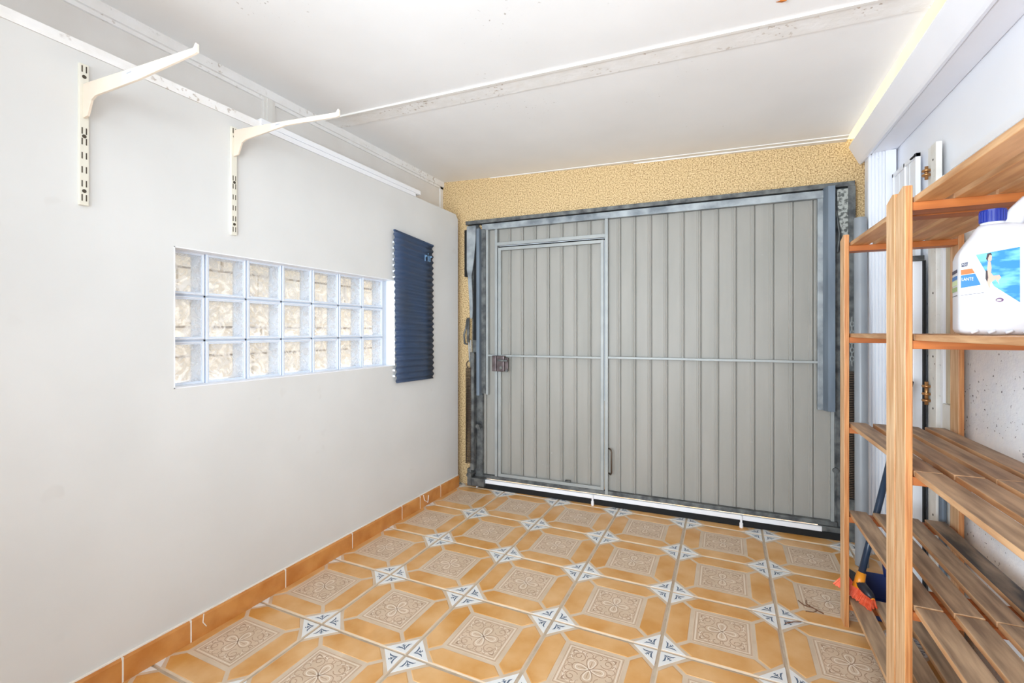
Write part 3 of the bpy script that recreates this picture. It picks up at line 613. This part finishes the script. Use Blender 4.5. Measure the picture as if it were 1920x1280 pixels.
# the label's strip on the jug's narrow left side (local x = 0 plane)
def side(pts, mt, x): 
    m = MB(); m.prism([(x,y,z) for y, z in pts], (0.0004,0,0)); return m.build('label_print', mt, sheet, world=False)
for (za, zb, mt) in [(0.150,0.158,ink_n),(0.134,0.143,ink_b),(0.120,0.132,ink_lg),(0.105,0.116,ink_g),(0.094,0.0952,ink_n)]: side([(0.027,za),(0.095,za),(0.095,zb),(0.027,zb)], mt, -0.0010)
def text(body_, size, M4, mt, name, parent, ext=0.0002):
    cu = bpy.data.curves.new(name, 'FONT'); cu.body = body_; cu.size = size; cu.extrude = ext; cu.resolution_u = 3
    o = bpy.data.objects.new(name, cu); C.objects.link(o)
    dg = bpy.context.evaluated_depsgraph_get(); me = bpy.data.meshes.new_from_object(o.evaluated_get(dg))
    bpy.data.objects.remove(o); me.transform(M4); me.materials.clear(); me.materials.append(mt)
    o = bpy.data.objects.new(name, me); C.objects.link(o); o.parent = parent; MW[o] = MW.get(parent, Matrix()); return o
XZ = Matrix.Rotation(R(90), 4, 'X')
text('LANTE', 0.0085, Matrix.Translation((0.0035,-0.0014,0.1275)) @ XZ @ Matrix.Diagonal((0.78,1.25,1,1)), ink_w, 'label_text', sheet)
text('AQ2', 0.0060, Matrix.Translation((0.0042,-0.0014,0.1638)) @ XZ @ Matrix.Diagonal((0.7,1,1,1)), ink_w, 'label_text', sheet)

# ------------------------------------------------------------------ broom and dustpan
br = empty('broom', (0.53, 2.46, 0.12)); tag(br, 'broom with orange bristles and dark blue handle leaning behind the far shelving', 'broom')
A = Vector((0.536,2.475,0.182)); B = Vector((0.800,2.705,1.16))
m = MB(); m.tube([A, A+(B-A)*0.16, A+(B-A)*0.88], 0.013, 14); m.build('handle', broom_h, br, smooth=True)
m = MB(); m.tube([A+(B-A)*0.67, A+(B-A)*0.78], 0.0136, 14); m.build('handle_band', green_p, br, smooth=True)
m = MB(); m.tube([A+(B-A)*-0.035, A+(B-A)*0.03], [0.022,0.017], 14); m.build('handle_socket', broom_or, br, smooth=True)
H0, H1 = Vector((0.506,2.530,0.190)), Vector((0.566,2.405,0.142))
d = (H1-H0); dn = d.normalized()
m = MB(); m.tube([H0, H0+d*0.15, H0+d*0.5, H0+d*0.85, H1], [0.010,0.018,0.022,0.018,0.010], 12, flat=0.8); m.build('brush_head', broom_blk, br, smooth=True)
m = MB(); m.tube([H0+d*0.55-Vector((0,0,0.010)), H0+d*0.8-Vector((0,0,0.012)), H1-Vector((0,0,0.008))], [0.014,0.015,0.010], 12); m.build('brush_trim', broom_or, br, smooth=True)
m = MB(); tip0, tip1 = Vector((0.462,2.535,0.120)), Vector((0.556,2.365,0.118))
for i in range(34):
    for j in (-1, 0, 1):
        t = i/33; a_ = H0+d*t + Vector((0.006*j,0.008*j,-0.006)); b_ = tip0+(tip1-tip0)*t + Vector((0.014*j+random.uniform(-.003,.003),0.014*j,random.uniform(-.003,.003)))
        m.tube([a_, b_], [0.0032,0.0042], 4)
tag(m.build('bristles', bristle, br), kind='stuff')
dpn = empty('dustpan', (0.66, 2.56, 0)); tag(dpn, 'dark blue plastic dustpan on the floor behind the broom head', 'dustpan')
m = MB()
c = [(0.575,2.50),(0.80,2.50),(0.79,2.68),(0.59,2.68)]
m.prism([(x,y,0.004+ (0.0 if y<2.6 else 0.01)) for x,y in c], (0,0,0.004))
m.prism([(0.59,2.68,0.010),(0.79,2.68,0.010),(0.78,2.70,0.125),(0.60,2.70,0.125)], (0,0.004,0))
m.prism([(0.575,2.50,0.006),(0.59,2.68,0.012),(0.60,2.70,0.125),(0.585,2.60,0.09)], (0.004,0,0)); m.prism([(0.80,2.50,0.006),(0.79,2.68,0.012),(0.78,2.70,0.125),(0.79,2.60,0.09)], (-0.004,0,0))
m.build('pan', pan_m, dpn)
m = MB(); m.tube([(0.69,2.70,0.115),(0.69,2.74,0.17),(0.69,2.77,0.24)], [0.014,0.012,0.015], 10); m.build('pan_handle', pan_m, dpn, smooth=True)

# ------------------------------------------------------------------ navy pleated blind on the left wall
bd = empty('pleated_blind', (XL, 2.62, 1.43)); tag(bd, 'navy blue pleated blind hanging on the white wall right of the glass blocks', 'blind')
m = MB(); n = 24*6; rows = []
for i in range(n+1):
    f = i/n; amp = 0.0055
    wv = amp*math.sin(2*math.pi*f*24)
    y0_, y1_ = 2.402 + 0.026*f*0.9 + 0.003*math.cos(2*math.pi*f*24), 2.837 + 0.006*math.cos(2*math.pi*f*24) + 0.007*f
    z0_, z1_ = 1.936 - (1.936-0.929)*f, 1.906 - (1.906-0.922)*f
    rows.append([Vector((-1.962+wv, y0_+(y1_-y0_)*g, z0_+(z1_-z0_)*g)) for g in (0,.25,.5,.75,1)])
F_ = [[m.bm.verts.new(p) for p in r] for r in rows]; K_ = [[m.bm.verts.new(p+Vector((-0.004,0,0))) for p in r] for r in rows]
for i in range(n):
    for g in range(4):
        m._f([F_[i][g],F_[i][g+1],F_[i+1][g+1],F_[i+1][g]]); m._f([K_[i][g],K_[i+1][g],K_[i+1][g+1],K_[i][g+1]])
    m._f([F_[i][0],F_[i+1][0],K_[i+1][0],K_[i][0]]); m._f([F_[i][4],K_[i][4],K_[i+1][4],F_[i+1][4]])
m.build('pleated_sheet', navy, bd, smooth=True)
m = MB(); m.prism([(-1.969,2.400,1.937),(-1.955,2.400,1.937),(-1.955,2.400,1.925),(-1.969,2.400,1.925)], (0,0.438,-0.030)); m.build('head_strip', navy, bd)
m = MB(); m.cyl((-1.992,2.62,1.915),(-1.960,2.62,1.915),0.004,8); m.build('hook', steel_d, bd)
m = MB()
for i in range(24):
    z = 1.86 - i*0.0385; m.box((-1.990,2.420,z-0.006),(-1.972,2.4235,z+0.006))
tag(m.build('edge_light_gaps', alu_w, bd), kind='stuff')  # white bits painting in light that shows past the pleats
YZ = Matrix(((0,0,1,0),(1,0,0,0),(0,1,0,0),(0,0,0,1)))                # text lies in the wall's plane, reading towards +y
t_ = text('rir', 0.095, Matrix.Translation((-1.951,2.715,1.775)) @ YZ @ Matrix.Diagonal((1,1,1,1)), sky_ink, 'blind_print', None)
t_.parent = bd; t_.location = -Vector(bd.location)

# ------------------------------------------------------------------ wall brackets with slotted rails
def bracket_set(y, ztop, zbot, za, zt, label):
    rl = empty('slotted_rail', (XL, y, zbot)); tag(rl, label[0], 'wall rail', 'slotted rails on the left wall')
    m = MB(); m.box((XL,y-0.013,zbot),(XL+0.012,y+0.013,ztop),0.0015); m.build('rail', rail_m, rl)
    for z in (ztop-0.018, zbot+0.252, zbot+0.216, zbot+0.168, zbot+0.120, zbot+0.073, zbot+0.025):
        for s_ in (-0.0058, 0.0058):
            m = MB(); m.box((XL+0.0115,y+s_-0.0017,z-0.011),(XL+0.0126,y+s_+0.0017,z+0.011)); m.build('slot', hole_m, rl)
    for z in (ztop-0.044, zbot+0.234, zbot+0.048): 
        m = MB(); m.cyl((XL+0.0118,y,z),(XL+0.0130,y,z),0.0062,12); m.build('screw', hole_m, rl)
    br_ = empty('shelf_bracket', (XL+0.012, y, za-0.12)); tag(br_, label[1], 'bracket', 'cream shelf brackets on the left wall')
    m = MB(); xr = XL+0.012
    prof = [(xr,za),(xr+0.025,za),(-1.66,za-0.018 if zt<2.09 else za-0.020),(-1.370,zt+0.010),(-1.360,zt+0.022),(-1.354,zt+0.018),(-1.354,zt-0.006),(-1.37,zt-0.008),(-1.648,za-0.060 if zt<2.09 else za-0.040),(-1.90,za-0.055),(-1.925,za-0.064),(-1.950,za-0.112),(xr,za-0.115)]
    m.prism([(x,y-0.004,z) for x,z in prof], (0,0.008,0)); smooth_mod(m.build('arm', bracket_m, br_), 0.0012)
    m = MB(); m.prism([(x,y-0.0046,z) for x,z in [(-1.735,za-0.018),(-1.675,za-0.020),(-1.675,za-0.040),(-1.735,za-0.040)]], (0,0.0006,0)); st = m.build('sticker', ink_w, br_)
    text('2', 0.020, Matrix.Translation((-1.728,y-0.0050,za-0.036)) @ XZ @ Matrix.Diagonal((1,0.8,1,1)), hole_m, 'sticker_text', st)
    m = MB(); m.box((-1.708,y-0.0050,za-0.030),(-1.682,y-0.0046,za-0.026)); m.build('sticker_line', ink_gr, st)
bracket_set(0.806, 2.180, 1.700, 2.110, 2.066, ('slotted ivory wall rail on the left wall, nearer the camera', 'cream shelf bracket hooked in the nearer slotted rail'))
bracket_set(1.333, 2.178, 1.698, 2.162, 2.110, ('slotted ivory wall rail directly above the glass blocks', 'cream shelf bracket hooked in the rail above the glass blocks'))

# ------------------------------------------------------------------ small things
lf = tag(MB().prism([(0.165,1.905,cz(.18)-0.004),(0.175,1.897,cz(.18)-0.008),(0.200,1.885,cz(.18)-0.003),(0.198,1.900,cz(.18)-0.012),(0.185,1.912,cz(.18)-0.006)], (0,0,0.0012)).build('dry_leaf', leaf_m), 'small dry orange leaf caught on the ceiling', 'leaf')
m = MB(); m.tube([(0.40,2.46,0.004),(0.36,2.49,0.006),(0.33,2.50,0.004),(0.31,2.53,0.005)], 0.0022, 5); m.tube([(0.36,2.49,0.005),(0.34,2.52,0.005),(0.345,2.55,0.004)], 0.0018, 5); m.tube([(0.38,2.475,0.005),(0.36,2.455,0.004),(0.33,2.45,0.004)], 0.0016, 5)
tag(m.build('dry_twig', twig_m), 'branched dry twig on the tiles beside the far shelf post', 'twig')
m = MB(); m.tube([(0.235,2.31,0.004),(0.27,2.335,0.005),(0.30,2.35,0.004)], 0.002, 5); tag(m.build('dry_twig', twig_m), 'short straight twig lying on a tile corner left of the shelving', 'twig')

# outside the glass blocks
sw = tag(empty('stone_wall', (-3.4, 1.6, -0.1)), 'pale stone garden wall seen through the glass blocks', 'wall')
for r_ in range(10):
    x_ = -1.0 - (r_ % 2)*0.3
    while x_ < 6.5:
        l_ = random.uniform(0.35, 0.65); m = MB(); m.box((-3.5+random.uniform(0,.03), x_+.01, -0.1+r_*0.2+.008), (-3.3+random.uniform(0,.03), x_+l_-.01, -0.1+(r_+1)*0.2-.008)); m.build('stone', stone, sw); x_ += l_
m = MB(); m.box((-3.48,-1.2,-0.1),(-3.34,6.5,1.88)); m.build('mortar_core', grout, sw)
